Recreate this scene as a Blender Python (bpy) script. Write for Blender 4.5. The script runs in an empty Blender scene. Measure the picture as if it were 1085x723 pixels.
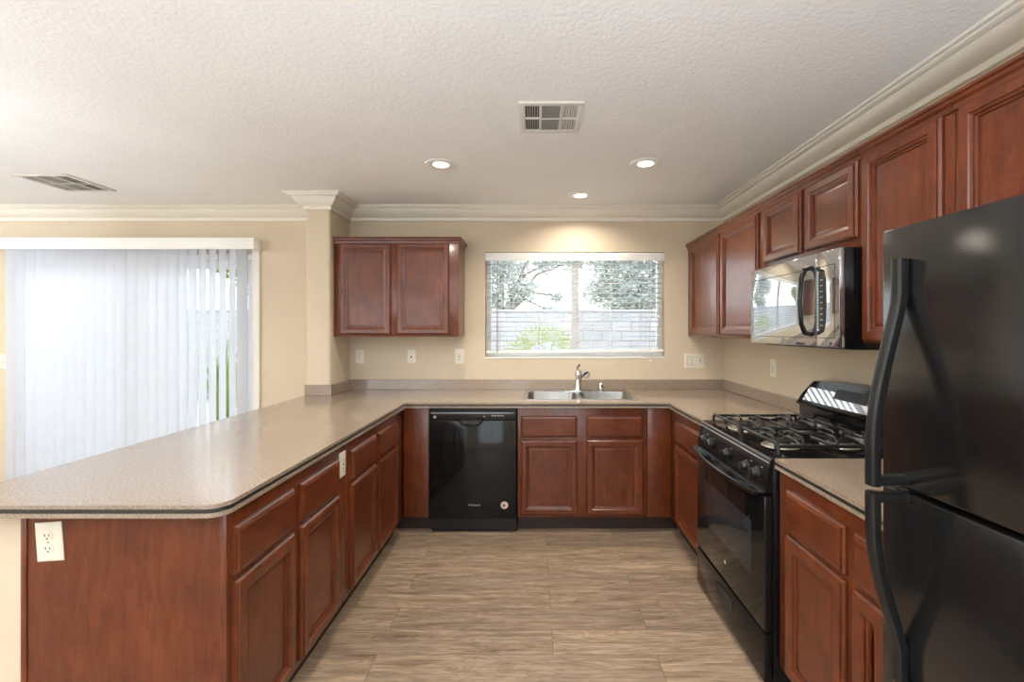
import bpy, bmesh, math, random
from mathutils import Vector, Matrix
PI = math.pi
C = bpy.context.scene.collection
S = bpy.context.scene

# ------------------------------------------------------------------ camera
cam_d = bpy.data.cameras.new('camera'); cam = bpy.data.objects.new('camera', cam_d); C.objects.link(cam)
cam.location = (0, 0, 1.417); cam.rotation_euler = (PI/2, 0, 0)
cam_d.sensor_fit = 'HORIZONTAL'; cam_d.sensor_width = 36; cam_d.lens = 16.0
cam_d.shift_x = -24.5/1085; cam_d.shift_y = -11.5/1085
cam_d.clip_start = 0.02; cam_d.clip_end = 200
S.camera = cam
# ------------------------------------------------------------------ view, world, daylight
S.view_settings.view_transform = 'Standard'; S.view_settings.look = 'None'
S.view_settings.gamma = 1; S.view_settings.use_curve_mapping = False
S.view_settings.exposure = 0.62
S.cycles.use_denoising = True
S.cycles.max_bounces = 10; S.cycles.diffuse_bounces = 6; S.cycles.glossy_bounces = 5
S.cycles.transparent_max_bounces = 16
S.cycles.sample_clamp_indirect = 6
SKY = 2.8
w = bpy.data.worlds.new('sky'); S.world = w; w.use_nodes = True
bg = w.node_tree.nodes['Background']
bg.inputs[0].default_value = (0.90, 0.95, 1.0, 1); bg.inputs[1].default_value = SKY
LAMP_W = 5.8           # power of every recessed ceiling lamp
LAMP_COL = (1.0, 0.90, 0.75)

def fill_lamp(loc, aim, power, size=.45, spread=142):
    # added unseen fill lamp, bounced off ceiling or left wall to brighten the room
    d = bpy.data.lights.new('added_bounce_fill', 'AREA'); d.shape = 'DISK'; d.size = size; d.energy = power; d.color = (.84, .92, 1.0); d.spread = math.radians(spread)
    o = bpy.data.objects.new('added_bounce_fill', d); o.location = loc; o.rotation_euler = (Vector(aim)-Vector(loc)).to_track_quat('-Z', 'Y').to_euler(); C.objects.link(o)
fill_lamp((-.25, -1.5, .60), (-.25, -1.45, 2.45), 150, .9); fill_lamp((-3.2, -.3, 1.3), (-5.4, .2, 2.1), 150, .7); fill_lamp((-3.1, 1.5, .95), (-3.1, 1.6, 2.4), 10, .7)
def portal(name, loc, rot, sx, sy):
    d = bpy.data.lights.new(name, 'AREA'); d.shape = 'RECTANGLE'; d.size = sx; d.size_y = sy
    d.cycles.is_portal = True
    o = bpy.data.objects.new(name, d); o.location = loc; o.rotation_euler = rot; C.objects.link(o)
# area lamps used purely as sky portals in the openings
portal('portal_sliding_door', (-3.4, 4.06, 1.05), (-PI/2, 0, 0), 1.95, 2.1)
portal('portal_kitchen_window', (0.34, 4.06, 1.63), (-PI/2, 0, 0), 1.55, 0.93)
portal('portal_added_rear_window', (-3.4, -3.74, 1.3), (PI/2, 0, 0), 3.0, 1.9)
portal('portal_added_rear_window', (0.1, -3.74, 1.3), (PI/2, 0, 0), 2.0, 1.9)

# ------------------------------------------------------------------ node helpers
def mat(name):
    m = bpy.data.materials.new(name); m.use_nodes = True
    return m, m.node_tree, m.node_tree.nodes['Principled BSDF']
def N(t, kind, **kw):
    n = t.nodes.new(kind)
    for k, v in kw.items():
        if k in n.inputs.keys() if not isinstance(k, int) else True:
            n.inputs[k].default_value = v
        else: setattr(n, k, v)
    return n
def ramp(t, src, stops):
    r = t.nodes.new('ShaderNodeValToRGB'); e = r.color_ramp.elements
    e[0].position, e[0].color = stops[0][0], (*stops[0][1], 1)
    e[1].position, e[1].color = stops[-1][0], (*stops[-1][1], 1)
    for p, c in stops[1:-1]:
        x = e.new(p); x.color = (*c, 1)
    t.links.new(src, r.inputs[0]); return r.outputs[0]
def mapping(t, scale, coord='Object', rand=False):
    tc = t.nodes.new('ShaderNodeTexCoord'); mp = t.nodes.new('ShaderNodeMapping')
    mp.inputs['Scale'].default_value = scale
    if rand:
        oi = t.nodes.new('ShaderNodeObjectInfo'); mu = t.nodes.new('ShaderNodeMath'); mu.operation = 'MULTIPLY'
        mu.inputs[1].default_value = 37.0
        t.links.new(oi.outputs['Random'], mu.inputs[0])
        cb = t.nodes.new('ShaderNodeCombineXYZ')
        for i in range(3): t.links.new(mu.outputs[0], cb.inputs[i])
        t.links.new(cb.outputs[0], mp.inputs['Location'])
    if coord == 'World':
        g = t.nodes.new('ShaderNodeNewGeometry'); t.links.new(g.outputs['Position'], mp.inputs[0])
    else:
        t.links.new(tc.outputs[coord], mp.inputs[0])
    return mp.outputs[0]
def noise(t, vec, scale, detail=4, rough=.55, dist=0):
    n = t.nodes.new('ShaderNodeTexNoise'); n.inputs['Scale'].default_value = scale
    n.inputs['Detail'].default_value = detail; n.inputs['Roughness'].default_value = rough
    n.inputs['Distortion'].default_value = dist
    t.links.new(vec, n.inputs['Vector']); return n.outputs[0]
def bump(t, b, src, strength, dist):
    n = t.nodes.new('ShaderNodeBump'); n.inputs['Strength'].default_value = strength
    n.inputs['Distance'].default_value = dist
    t.links.new(src, n.inputs['Height']); t.links.new(n.outputs[0], b.inputs['Normal'])
def mixc(t, fac, a, b, mode='MIX'):
    n = t.nodes.new('ShaderNodeMix'); n.data_type = 'RGBA'; n.blend_type = mode
    for sock, v in ((n.inputs[0], fac), (n.inputs[6], a), (n.inputs[7], b)):
        if isinstance(v, (int, float)): sock.default_value = v
        elif isinstance(v, tuple): sock.default_value = (*v, 1)
        else: t.links.new(v, sock)
    return n.outputs[2]

def plain(name, col, rough=.5, metal=0, coat=0, spec=.5, nscale=40, namt=.06, b=0):
    m, t, p = mat(name)
    v = mapping(t, (1, 1, 1))
    n = noise(t, v, nscale, 3)
    c = ramp(t, n, [(.3, tuple(x*(1-namt) for x in col)), (.7, tuple(min(1, x*(1+namt)) for x in col))])
    t.links.new(c, p.inputs['Base Color'])
    p.inputs['Roughness'].default_value = rough; p.inputs['Metallic'].default_value = metal
    p.inputs['Coat Weight'].default_value = coat; p.inputs['Specular IOR Level'].default_value = spec
    if b: bump(t, p, n, .3, b)
    return m

def wood_mat(name, scale, rough=.3):
    m, t, p = mat(name)
    v = mapping(t, scale, rand=True)
    g = noise(t, v, 6, 8, .62, .6)
    v2 = mapping(t, tuple(1.5 + 0*s for s in scale), rand=True)
    g2 = noise(t, v2, 5, 5, .6)
    c1 = ramp(t, g, [(.28, (.082, .0165, .0058)), (.5, (.122, .0285, .0092)), (.75, (.158, .041, .0140))])
    c2 = ramp(t, g2, [(.3, (.72, .70, .68)), (.7, (1.2, 1.2, 1.18))])
    t.links.new(mixc(t, 1.0, c1, c2, 'MULTIPLY'), p.inputs['Base Color'])
    p.inputs['Roughness'].default_value = rough
    p.inputs['Coat Weight'].default_value = .4; p.inputs['Coat Roughness'].default_value = .15; p.inputs['Specular IOR Level'].default_value = .35
    bump(t, p, g, .08, .001)
    return m
M = {}
M['wood'] = wood_mat('cherry_wood', (6, 6, 1.3))
M['wood_h'] = wood_mat('cherry_wood_crosswise', (1.3, 6, 6))
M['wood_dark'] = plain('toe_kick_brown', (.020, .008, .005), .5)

def wall_paint(name, c, bs, bd, rough=.75):
    m, t, p = mat(name)
    v = mapping(t, (1, 1, 1), 'World')
    n = noise(t, v, bs, 4, .6)
    n2 = noise(t, v, 1.5, 3)
    t.links.new(ramp(t, n2, [(.3, tuple(x*.97 for x in c)), (.7, tuple(x*1.03 for x in c))]), p.inputs['Base Color'])
    p.inputs['Roughness'].default_value = rough
    bump(t, p, n, .5, bd)
    return m
M['wall'] = wall_paint('beige_wall_paint', (.62, .53, .405), 70, .003)
M['ceiling'] = wall_paint('white_ceiling_texture', (.84, .84, .835), 60, .007, .85)
M['trim'] = plain('cream_trim_paint', (.78, .75, .68), .4, nscale=3, namt=.02)
M['white'] = plain('white_paint', (.80, .79, .76), .4, nscale=3, namt=.02)
M['vinyl'] = plain('white_vinyl', (.90, .91, .91), .35, nscale=3, namt=.02)
M['ivory'] = plain('ivory_plastic', (.78, .74, .64), .35, nscale=5, namt=.02)
M['slot'] = plain('dark_slot', (.03, .028, .025), .6)
M['grey'] = plain('vent_grey', (.22, .21, .19), .6)
M['vent_white'] = plain('vent_white_enamel', (.66, .64, .60), .45, nscale=4, namt=.03)
M['black'] = plain('black_enamel', (.006, .006, .0065), .12, spec=.35)
M['black_satin'] = plain('black_satin_plastic', (.010, .010, .011), .35, spec=.4)
M['glass_black'] = plain('black_oven_glass', (.006, .006, .006), .05, spec=.45)
M['oven_window'] = plain('smoked_oven_window', (.026, .027, .030), .05, spec=.5)
M['iron'] = plain('cast_iron', (.012, .012, .013), .38, nscale=150, b=.001)
M['chrome'] = plain('chrome', (.72, .72, .73), .12, metal=1, namt=.02)
M['steel'] = plain('brushed_steel', (.46, .45, .43), .28, metal=1, nscale=60, namt=.06)
M['steel_dark'] = plain('satin_steel_bowl_shaded', (.30, .29, .275), .33, metal=1, nscale=60, namt=.06)  # sink steel with the shade inside the bowls put into its colour
M['burner'] = plain('burner_alloy', (.62, .58, .50), .35, metal=.7)
M['mirror'] = plain('mirrored_microwave_glass', (.60, .63, .66), .03, metal=.93, namt=.01)
M['badge'] = plain('badge_silver', (.55, .50, .45), .35, metal=.3, namt=.02)
M['label_grey'] = plain('panel_print_grey', (.45, .45, .45), .5, namt=.02)
M['sticker'] = plain('paper_sticker', (.55, .48, .42), .6, namt=.02)
M['sticker_red'] = plain('sticker_mark', (.20, .04, .03), .6, namt=.02)
M['bark'] = plain('tree_bark', (.20, .16, .13), .9, nscale=30, namt=.3)

m, t, p = mat('textured_black_refrigerator'); M['fridge'] = m
v = mapping(t, (1, 1, 1)); n = noise(t, v, 260, 3, .6)
t.links.new(ramp(t, noise(t, v, 4, 3), [(.3, (.0085, .0085, .009)), (.7, (.012, .012, .012))]), p.inputs['Base Color'])
p.inputs['Specular IOR Level'].default_value = .8; p.inputs['Roughness'].default_value = .13; bump(t, p, n, .22, .0006)

# speckled solid worktop
m, t, p = mat('speckled_tan_worktop'); M['counter'] = m
v = mapping(t, (1, 1, 1), 'World')
n1 = noise(t, v, 150, 2, .6); n3 = noise(t, v, 3, 2)
c = ramp(t, n1, [(.32, (.225, .170, .128)), (.44, (.275, .214, .166)), (.56, (.300, .236, .184)), (.68, (.36, .295, .236))])
t.links.new(c, p.inputs['Base Color'])
t.links.new(ramp(t, n3, [(.3, (.12, .12, .12)), (.7, (.18, .18, .18))]), p.inputs['Roughness']); p.inputs['Specular IOR Level'].default_value = 1.0
m, t, p = mat('dark_edge_inlay'); M['inlay'] = m
v = mapping(t, (1, 1, 1), 'World')
t.links.new(ramp(t, noise(t, v, 300, 2, .7), [(.35, (.012, .014, .013)), (.62, (.035, .036, .033)), (.75, (.16, .15, .13))]), p.inputs['Base Color'])
p.inputs['Roughness'].default_value = .35

# plank floor: planks run along X, 0.166 m wide
m, t, p = mat('oak_plank_floor'); M['floor'] = m
g = t.nodes.new('ShaderNodeNewGeometry'); mp = t.nodes.new('ShaderNodeMapping')
mp.inputs['Location'].default_value = (3.13, .006, 0)
t.links.new(g.outputs['Position'], mp.inputs[0])
br = t.nodes.new('ShaderNodeTexBrick'); br.offset = .37; br.offset_frequency = 2; br.squash = 1
t.links.new(mp.outputs[0], br.inputs['Vector'])
for k, val in (('Scale', 1.0), ('Mortar Size', .0012), ('Mortar Smooth', .3), ('Bias', 0.0), ('Brick Width', 1.22), ('Row Height', .166)):
    br.inputs[k].default_value = val
br.inputs['Color1'].default_value = (0, 0, 0, 1); br.inputs['Color2'].default_value = (1, 1, 1, 1)
br.inputs['Mortar'].default_value = (.5, .5, .5, 1)
sc = t.nodes.new('ShaderNodeVectorMath'); sc.operation = 'SCALE'; sc.inputs['Scale'].default_value = 23.0
t.links.new(br.outputs['Color'], sc.inputs[0])
ad = t.nodes.new('ShaderNodeVectorMath'); t.links.new(mp.outputs[0], ad.inputs[0]); t.links.new(sc.outputs[0], ad.inputs[1])
st = t.nodes.new('ShaderNodeMapping'); st.inputs['Scale'].default_value = (1.3, 10, 1); t.links.new(ad.outputs[0], st.inputs[0])
ga = noise(t, st.outputs[0], 3.0, 8, .66, .5)
st2 = t.nodes.new('ShaderNodeMapping'); st2.inputs['Scale'].default_value = (.8, 5.5, 1); t.links.new(ad.outputs[0], st2.inputs[0])
gb = noise(t, st2.outputs[0], 2.0, 4, .55, 1.2)
wv = t.nodes.new('ShaderNodeMath'); wv.operation = 'SINE'
mu = t.nodes.new('ShaderNodeMath'); mu.operation = 'MULTIPLY'; mu.inputs[1].default_value = 62
t.links.new(gb, mu.inputs[0]); t.links.new(mu.outputs[0], wv.inputs[0])
c = ramp(t, ga, [(.25, (.150, .104, .070)), (.47, (.262, .191, .134)), (.72, (.365, .277, .200))])
c = mixc(t, 1.0, c, ramp(t, gb, [(.3, (.78, .77, .76)), (.7, (1.2, 1.2, 1.2))]), 'MULTIPLY')
mr = t.nodes.new('ShaderNodeMapRange'); mr.inputs[1].default_value = -1; mr.inputs[2].default_value = 1; t.links.new(wv.outputs[0], mr.inputs[0])
c = mixc(t, .8, c, ramp(t, mr.outputs[0], [(0, (.78, .77, .76)), (.5, (1, 1, 1)), (1, (1.10, 1.10, 1.10))]), 'MULTIPLY')
c = mixc(t, 1.0, c, ramp(t, br.outputs['Color'], [(0, (.86, .86, .87)), (1, (1.12, 1.11, 1.09))]), 'MULTIPLY')
st3 = t.nodes.new('ShaderNodeMapping'); st3.inputs['Scale'].default_value = (3, 45, 1); t.links.new(ad.outputs[0], st3.inputs[0])
c = mixc(t, 1.0, c, ramp(t, noise(t, st3.outputs[0], 2.5, 3, .6, .3), [(.32, (.74, .73, .72)), (.5, (1, 1, 1)), (.7, (1.13, 1.13, 1.13))]), 'MULTIPLY')
c = mixc(t, br.outputs['Fac'], c, (.07, .05, .035))
t.links.new(c, p.inputs['Base Color']); p.inputs['Roughness'].default_value = .42
bump(t, p, ga, .12, .002)

# clear pane: thin glass that really lets the light and the view through
def pane_mat(name, tint):
    m = bpy.data.materials.new(name); m.use_nodes = True; t = m.node_tree
    t.nodes.clear(); o = t.nodes.new('ShaderNodeOutputMaterial')
    tr = t.nodes.new('ShaderNodeBsdfTransparent'); tr.inputs[0].default_value = (*tint, 1)
    gl = t.nodes.new('ShaderNodeBsdfGlossy'); gl.inputs['Roughness'].default_value = .02
    f = t.nodes.new('ShaderNodeFresnel'); f.inputs[0].default_value = 1.45
    mx = t.nodes.new('ShaderNodeMixShader')
    t.links.new(f.outputs[0], mx.inputs[0]); t.links.new(tr.outputs[0], mx.inputs[1]); t.links.new(gl.outputs[0], mx.inputs[2])
    t.links.new(mx.outputs[0], o.inputs[0]); return m
M['pane'] = pane_mat('window_glass', (.97, .985, .98))
# vertical blind vinyl / slat: part of the daylight comes through
def translucent(name, col, amt):
    m = bpy.data.materials.new(name); m.use_nodes = True; t = m.node_tree
    t.nodes.clear(); o = t.nodes.new('ShaderNodeOutputMaterial')
    v = mapping(t, (1, 1, 1)); c = ramp(t, noise(t, v, 8, 2), [(.3, tuple(x*.98 for x in col)), (.7, col)])
    d = t.nodes.new('ShaderNodeBsdfDiffuse'); tl = t.nodes.new('ShaderNodeBsdfTranslucent'); mx = t.nodes.new('ShaderNodeMixShader')
    t.links.new(c, d.inputs[0]); t.links.new(c, tl.inputs[0]); mx.inputs[0].default_value = amt
    t.links.new(d.outputs[0], mx.inputs[1]); t.links.new(tl.outputs[0], mx.inputs[2])
    t.links.new(mx.outputs[0], o.inputs[0]); return m
M['vane'] = translucent('white_vinyl_vane', (.79, .83, .91), .55)
M['slat'] = translucent('white_blind_slat', (.95, .95, .95), .6)
M['leaf'] = translucent('grey_green_leaf', (.50, .54, .51), .4)
M['leaf_bright'] = translucent('yellow_green_leaf', (.24, .31, .055), .42)
m, t, p = mat('lamp_lens'); M['lens'] = m
p.inputs['Base Color'].default_value = (1, 1, 1, 1); p.inputs['Emission Color'].default_value = (1, .93, .82, 1)
p.inputs['Emission Strength'].default_value = 5.0
# garden wall blocks
m, t, p = mat('grey_concrete_block'); M['block'] = m
v = mapping(t, (1, 1, 1), 'World'); sx = t.nodes.new('ShaderNodeSeparateXYZ'); cx = t.nodes.new('ShaderNodeCombineXYZ')
t.links.new(v, sx.inputs[0]); t.links.new(sx.outputs[0], cx.inputs[0]); t.links.new(sx.outputs[2], cx.inputs[1])
b = t.nodes.new('ShaderNodeTexBrick'); t.links.new(cx.outputs[0], b.inputs['Vector'])
for k, val in (('Scale', 1.0), ('Mortar Size', .008), ('Brick Width', .4), ('Row Height', .2)): b.inputs[k].default_value = val
b.inputs['Color1'].default_value = (.31, .31, .33, 1); b.inputs['Color2'].default_value = (.37, .37, .385, 1); b.inputs['Mortar'].default_value = (.20, .20, .215, 1)
t.links.new(b.outputs[0], p.inputs['Base Color']); p.inputs['Roughness'].default_value = .9
M['ground'] = plain('pale_gravel', (.38, .36, .33), .9, nscale=20, namt=.2)

# ------------------------------------------------------------------ mesh builder
LOCAL = set()      # names of roots whose children are given in the root's own frame
class MB:
    def __init__(s): s.v = []; s.f = []
    def add(s, vs, fs):
        b = len(s.v); s.v += [tuple(x) for x in vs]; s.f += [tuple(i+b for i in f) for f in fs]; return s
    def box(s, x0, x1, y0, y1, z0, z1, bev=0):
        if x1 < x0: x0, x1 = x1, x0
        if y1 < y0: y0, y1 = y1, y0
        if z1 < z0: z0, z1 = z1, z0
        b = min(bev, (x1-x0)*.49, (y1-y0)*.49, (z1-z0)*.49)
        if b <= 0:
            vs = [(x, y, z) for z in (z0, z1) for y in (y0, y1) for x in (x0, x1)]
            return s.add(vs, [(0, 2, 3, 1), (4, 5, 7, 6), (0, 1, 5, 4), (2, 6, 7, 3), (0, 4, 6, 2), (1, 3, 7, 5)])
        bm = bmesh.new()
        bmesh.ops.create_cube(bm, size=1)
        for q in bm.verts:
            q.co = Vector((x0 if q.co.x < 0 else x1, y0 if q.co.y < 0 else y1, z0 if q.co.z < 0 else z1))
        bmesh.ops.bevel(bm, geom=list(bm.edges), offset=b, segments=2, profile=.5, affect='EDGES')
        bm.verts.index_update()
        s.add([q.co for q in bm.verts], [[q.index for q in f.verts] for f in bm.faces]); bm.free(); return s
    def prism(s, pts, a0, a1, axis='z', cap=True):
        # pts: polygon in the two other axes (order xyz without axis)
        n = len(pts)
        def P(p, a):
            return {'z': (p[0], p[1], a), 'x': (a, p[0], p[1]), 'y': (p[0], a, p[1])}[axis]
        vs = [P(p, a0) for p in pts] + [P(p, a1) for p in pts]
        fs = [(i, (i+1) % n, n+(i+1) % n, n+i) for i in range(n)]
        if cap: fs += [tuple(range(n))[::-1], tuple(range(n, 2*n))]
        return s.add(vs, fs)
    def rings(s, x0, x1, z0, z1, prof, cap=True, base=False):
        # nested rectangles facing -y: prof = [(inset, y)]
        vs = []; fs = []
        for i, (d, y) in enumerate(prof):
            vs += [(x0+d, y, z0+d), (x1-d, y, z0+d), (x1-d, y, z1-d), (x0+d, y, z1-d)]
            if i:
                a, b = 4*(i-1), 4*i
                for k in range(4): fs.append((a+k, a+(k+1) % 4, b+(k+1) % 4, b+k))
        if cap:
            k = 4*(len(prof)-1); fs.append((k, k+1, k+2, k+3))
        if base: fs.append((3, 2, 1, 0))
        return s.add(vs, fs)
    def lathe(s, c, prof, n=24, axis='z', cap=True):
        vs = []; fs = []
        for r, h in prof:
            for k in range(n):
                a = 2*PI*k/n; u, w_ = r*math.cos(a), r*math.sin(a)
                vs.append({'z': (c[0]+u, c[1]+w_, c[2]+h), 'y': (c[0]+u, c[1]+h, c[2]+w_), 'x': (c[0]+h, c[1]+u, c[2]+w_)}[axis])
        for i in range(len(prof)-1):
            for k in range(n):
                fs.append((i*n+k, i*n+(k+1) % n, (i+1)*n+(k+1) % n, (i+1)*n+k))
        if cap:
            fs.append(tuple(range(n))[::-1]); fs.append(tuple(range((len(prof)-1)*n, len(prof)*n)))
        return s.add(vs, fs)
    def tube(s, path, r, n=8, cap=True, up=None, sq=None):
        # r: radius or list or (ra, rb) ellipse; sq: superellipse power
        P = [Vector(q) for q in path]; m = len(P); vs = []; fs = []
        prev = None
        for i, q in enumerate(P):
            d = (P[min(i+1, m-1)]-P[max(i-1, 0)]).normalized()
            if up is not None: a = Vector(up)
            elif prev is None: a = Vector((0, 0, 1)) if abs(d.z) < .9 else Vector((1, 0, 0))
            else: a = prev
            a = (a - d*a.dot(d)).normalized(); prev = a; b = d.cross(a)
            rr = r[i] if isinstance(r, list) else r
            ra, rb = rr if isinstance(rr, tuple) else (rr, rr)
            for k in range(n):
                th = 2*PI*(k+.5)/n; cu, su = math.cos(th), math.sin(th)
                if sq: cu = math.copysign(abs(cu)**sq, cu); su = math.copysign(abs(su)**sq, su)
                vs.append(q + a*(ra*cu) + b*(rb*su))
        for i in range(m-1):
            for k in range(n): fs.append((i*n+k, i*n+(k+1) % n, (i+1)*n+(k+1) % n, (i+1)*n+k))
        if cap: fs.append(tuple(range(n))[::-1]); fs.append(tuple(range((m-1)*n, m*n)))
        return s.add(vs, fs)
    def sweep(s, path, prof, side=1):
        # path: xy points; prof: (out, z); mitred, out = to the right of travel
        m = len(path); vs = []; fs = []; k = len(prof)
        for i in range(m):
            p_ = Vector(path[i])
            def rn(a, b):
                d = (Vector(b)-Vector(a)).normalized(); return Vector((d.y, -d.x))*side
            if i == 0: o = rn(path[0], path[1])
            elif i == m-1: o = rn(path[-2], path[-1])
            else:
                n1, n2 = rn(path[i-1], path[i]), rn(path[i], path[i+1])
                o = (n1+n2); o = o/(o.dot(n1))
            for (q, z) in prof: vs.append((p_.x+o.x*q, p_.y+o.y*q, z))
        for i in range(m-1):
            for j in range(k):
                fs.append((i*k+j, i*k+(j+1) % k, (i+1)*k+(j+1) % k, (i+1)*k+j))
        fs.append(tuple(range(k))[::-1]); fs.append(tuple(range((m-1)*k, m*k)))
        return s.add(vs, fs)
    def layer(s, loops, z0, z1):
        # polygon (first loop) with holes (others), extruded
        bm = bmesh.new(); tops = []
        for z in (z0, z1):
            es = []
            for lp in loops:
                q = [bm.verts.new((x, y, z)) for x, y in lp]; tops.append(q)
                es += [bm.edges.new((q[i], q[(i+1) % len(q)])) for i in range(len(q))]
            bmesh.ops.triangle_fill(bm, edges=es, use_beauty=True)
        L = len(loops)
        for i in range(L):
            a, b = tops[i], tops[i+L]
            for k in range(len(a)): bm.faces.new((a[k], a[(k+1) % len(a)], b[(k+1) % len(a)], b[k]))
        bmesh.ops.recalc_face_normals(bm, faces=bm.faces)
        bm.verts.index_update()
        s.add([q.co for q in bm.verts], [[q.index for q in f.verts] for f in bm.faces]); bm.free(); return s
    def build(s, name, m, parent=None, smooth=True, fix=True, angle=35):
        me = bpy.data.meshes.new(name)
        off = Vector((0, 0, 0)); o_loc = None
        if parent is not None:
            r = parent; off = Vector((0, 0, 0))
            while r is not None:
                if r.name in LOCAL: off = Vector((0, 0, 0)); break
                off += r.location; r = r.parent
        else:
            xs = [q[0] for q in s.v]; ys = [q[1] for q in s.v]; zs = [q[2] for q in s.v]
            off = Vector(((min(xs)+max(xs))/2, (min(ys)+max(ys))/2, min(zs))); o_loc = off.copy()
        me.from_pydata([Vector(q)-off for q in s.v], [], s.f)
        if fix:
            bm = bmesh.new(); bm.from_mesh(me); bmesh.ops.recalc_face_normals(bm, faces=bm.faces); bm.to_mesh(me); bm.free()
        me.materials.append(M[m] if isinstance(m, str) else m)
        if smooth:
            me.polygons.foreach_set('use_smooth', [True]*len(me.polygons))
            try: me.set_sharp_from_angle(angle=math.radians(angle))
            except Exception: pass
        me.update()
        o = bpy.data.objects.new(name, me); C.objects.link(o)
        if parent is not None: o.parent = parent
        else: o.location = o_loc
        return o
def tag(o, label, cat, group=None, kind=None):
    o['label'] = label; o['category'] = cat
    if group: o['group'] = group
    if kind: o['kind'] = kind
    return o
def thing(name, label, cat, loc=(0, 0, 0), rz=0, group=None, local=False):
    o = bpy.data.objects.new(name, None); o.empty_display_size = .1
    C.objects.link(o); o.location = loc; o.rotation_euler = (0, 0, rz)
    tag(o, label, cat, group)
    if local or rz: LOCAL.add(o.name)
    return o
def struct_root(name, loc=(0, 0, 0)):
    o = bpy.data.objects.new(name, None); C.objects.link(o); o.location = loc; o['kind'] = 'structure'; return o
def struct(name, mb, m, **k):
    o = mb.build(name, m, None, **k); o['kind'] = 'structure'; return o
def copy_tree(o, parent=None):
    c = o.copy(); C.objects.link(c); c.parent = parent
    if o.name in LOCAL: LOCAL.add(c.name)
    for ch in o.children: copy_tree(ch, c)
    return c
def lab(o, label): o['label'] = label; return o

# ================================================================== THE ROOM
XL, XR, YB, YF, H = -5.45, 1.61, 3.87, -3.6, 2.455      # left, right, sink wall, rear wall, ceiling
T = .16
struct('floor', MB().box(XL-T, XR+T, YF-T, YB+T, -.1, 0), 'floor', smooth=False)
struct('ceiling', MB().box(XL-T, XR+T, YF-T, YB+T, H, H+.12), 'ceiling', smooth=False)
# sink wall with sliding-door opening and window opening
DX0, DX1, DZ = -4.36, -2.40, 2.07
WX0, WX1, WZ0, WZ1 = -.425, 1.103, 1.176, 2.083
wl = MB()
wl.box(XL-T, DX0, YB, YB+T, 0, H).box(DX0, DX1, YB, YB+T, DZ, H).box(DX1, WX0, YB, YB+T, 0, H)
wl.box(WX0, WX1, YB, YB+T, 0, WZ0).box(WX0, WX1, YB, YB+T, WZ1, H).box(WX1, XR+T, YB, YB+T, 0, H)
struct('wall_back', wl, 'wall', smooth=False)
struct('wall_right', MB().box(XR, XR+T, YF, YB, 0, H), 'wall', smooth=False)
struct('wall_left', MB().box(XL-T, XL, YF, YB, 0, H), 'wall', smooth=False)
rw = [(-4.9, -1.9), (-.9, 1.1)]  # two unseen rear windows, added to bring daylight in from behind
wl = MB().box(XL-T, -4.9, YF-T, YF, 0, H).box(-1.9, -.9, YF-T, YF, 0, H).box(1.1, XR+T, YF-T, YF, 0, H)
for a, b in rw: wl.box(a, b, YF-T, YF, 0, .35).box(a, b, YF-T, YF, 2.25, H)
struct('wall_rear', wl, 'wall', smooth=False)
for i, (a, b) in enumerate(rw):
    r = struct_root('window_%d' % (i+2), ((a+b)/2, YF, .35))
    f = MB()
    f.box(a, b, YF-.12, YF-.06, .35, .40).box(a, b, YF-.12, YF-.06, 2.2, 2.25)
    f.box(a, a+.05, YF-.12, YF-.06, .4, 2.2).box(b-.05, b, YF-.12, YF-.06, .4, 2.2).box((a+b)/2-.03, (a+b)/2+.03, YF-.12, YF-.06, .4, 2.2)
    f.build('window_frame', 'vinyl', r)
    MB().box(a+.05, b-.05, YF-.092, YF-.088, .4, 2.2).build('pane', 'pane', r)
# wall stub (pilaster) beside the upper cabinet, rounded outer corners
CX0, CX1, CY = -1.764, -1.578, 3.5
def rc(x, y, r, a0, a1, n=4): return [(x+r*math.cos(a0+(a1-a0)*i/n), y+r*math.sin(a0+(a1-a0)*i/n)) for i in range(n+1)]
pts = [(CX0, YB)] + rc(CX0+.02, CY+.02, .02, PI, 1.5*PI) + rc(CX1-.02, CY+.02, .02, 1.5*PI, 2*PI) + [(CX1, YB)]
struct('wall_stub', MB().prism(pts, 0, H), 'wall')
# half wall that carries the breakfast-bar side of the peninsula
struct('wall_half', MB().box(-1.66, -1.545, 1.372, CY, 0, .875), 'wall', smooth=False)
# crown moulding
cp = [(0, H-.114), (.013, H-.114), (.017, H-.110), (.017, H-.094), (.012, H-.090), (.012, H-.084), (.024, H-.080), (.036, H-.074), (.056, H-.060), (.070, H-.042),
      (.076, H-.032), (.070, H-.028), (.070, H-.024), (.088, H-.023), (.098, H-.018), (.100, H-.012), (.118, H-.011), (.118, H), (0, H)]
path = [(XL, YF), (XL, YB), (CX0, YB), (CX0, CY), (CX1, CY), (CX1, YB), (XR, YB), (XR, YF)]
struct('trim_1', MB().sweep(path, cp), 'trim', angle=20)
struct('baseboard_left', MB().box(XL, XL+.012, YF, YB, 0, .09), 'white')
struct('baseboard_back', MB().box(XL, DX0-.1, YB-.012, YB, 0, .09).box(DX1+.1, CX0, YB-.012, YB, 0, .09), 'white')

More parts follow.
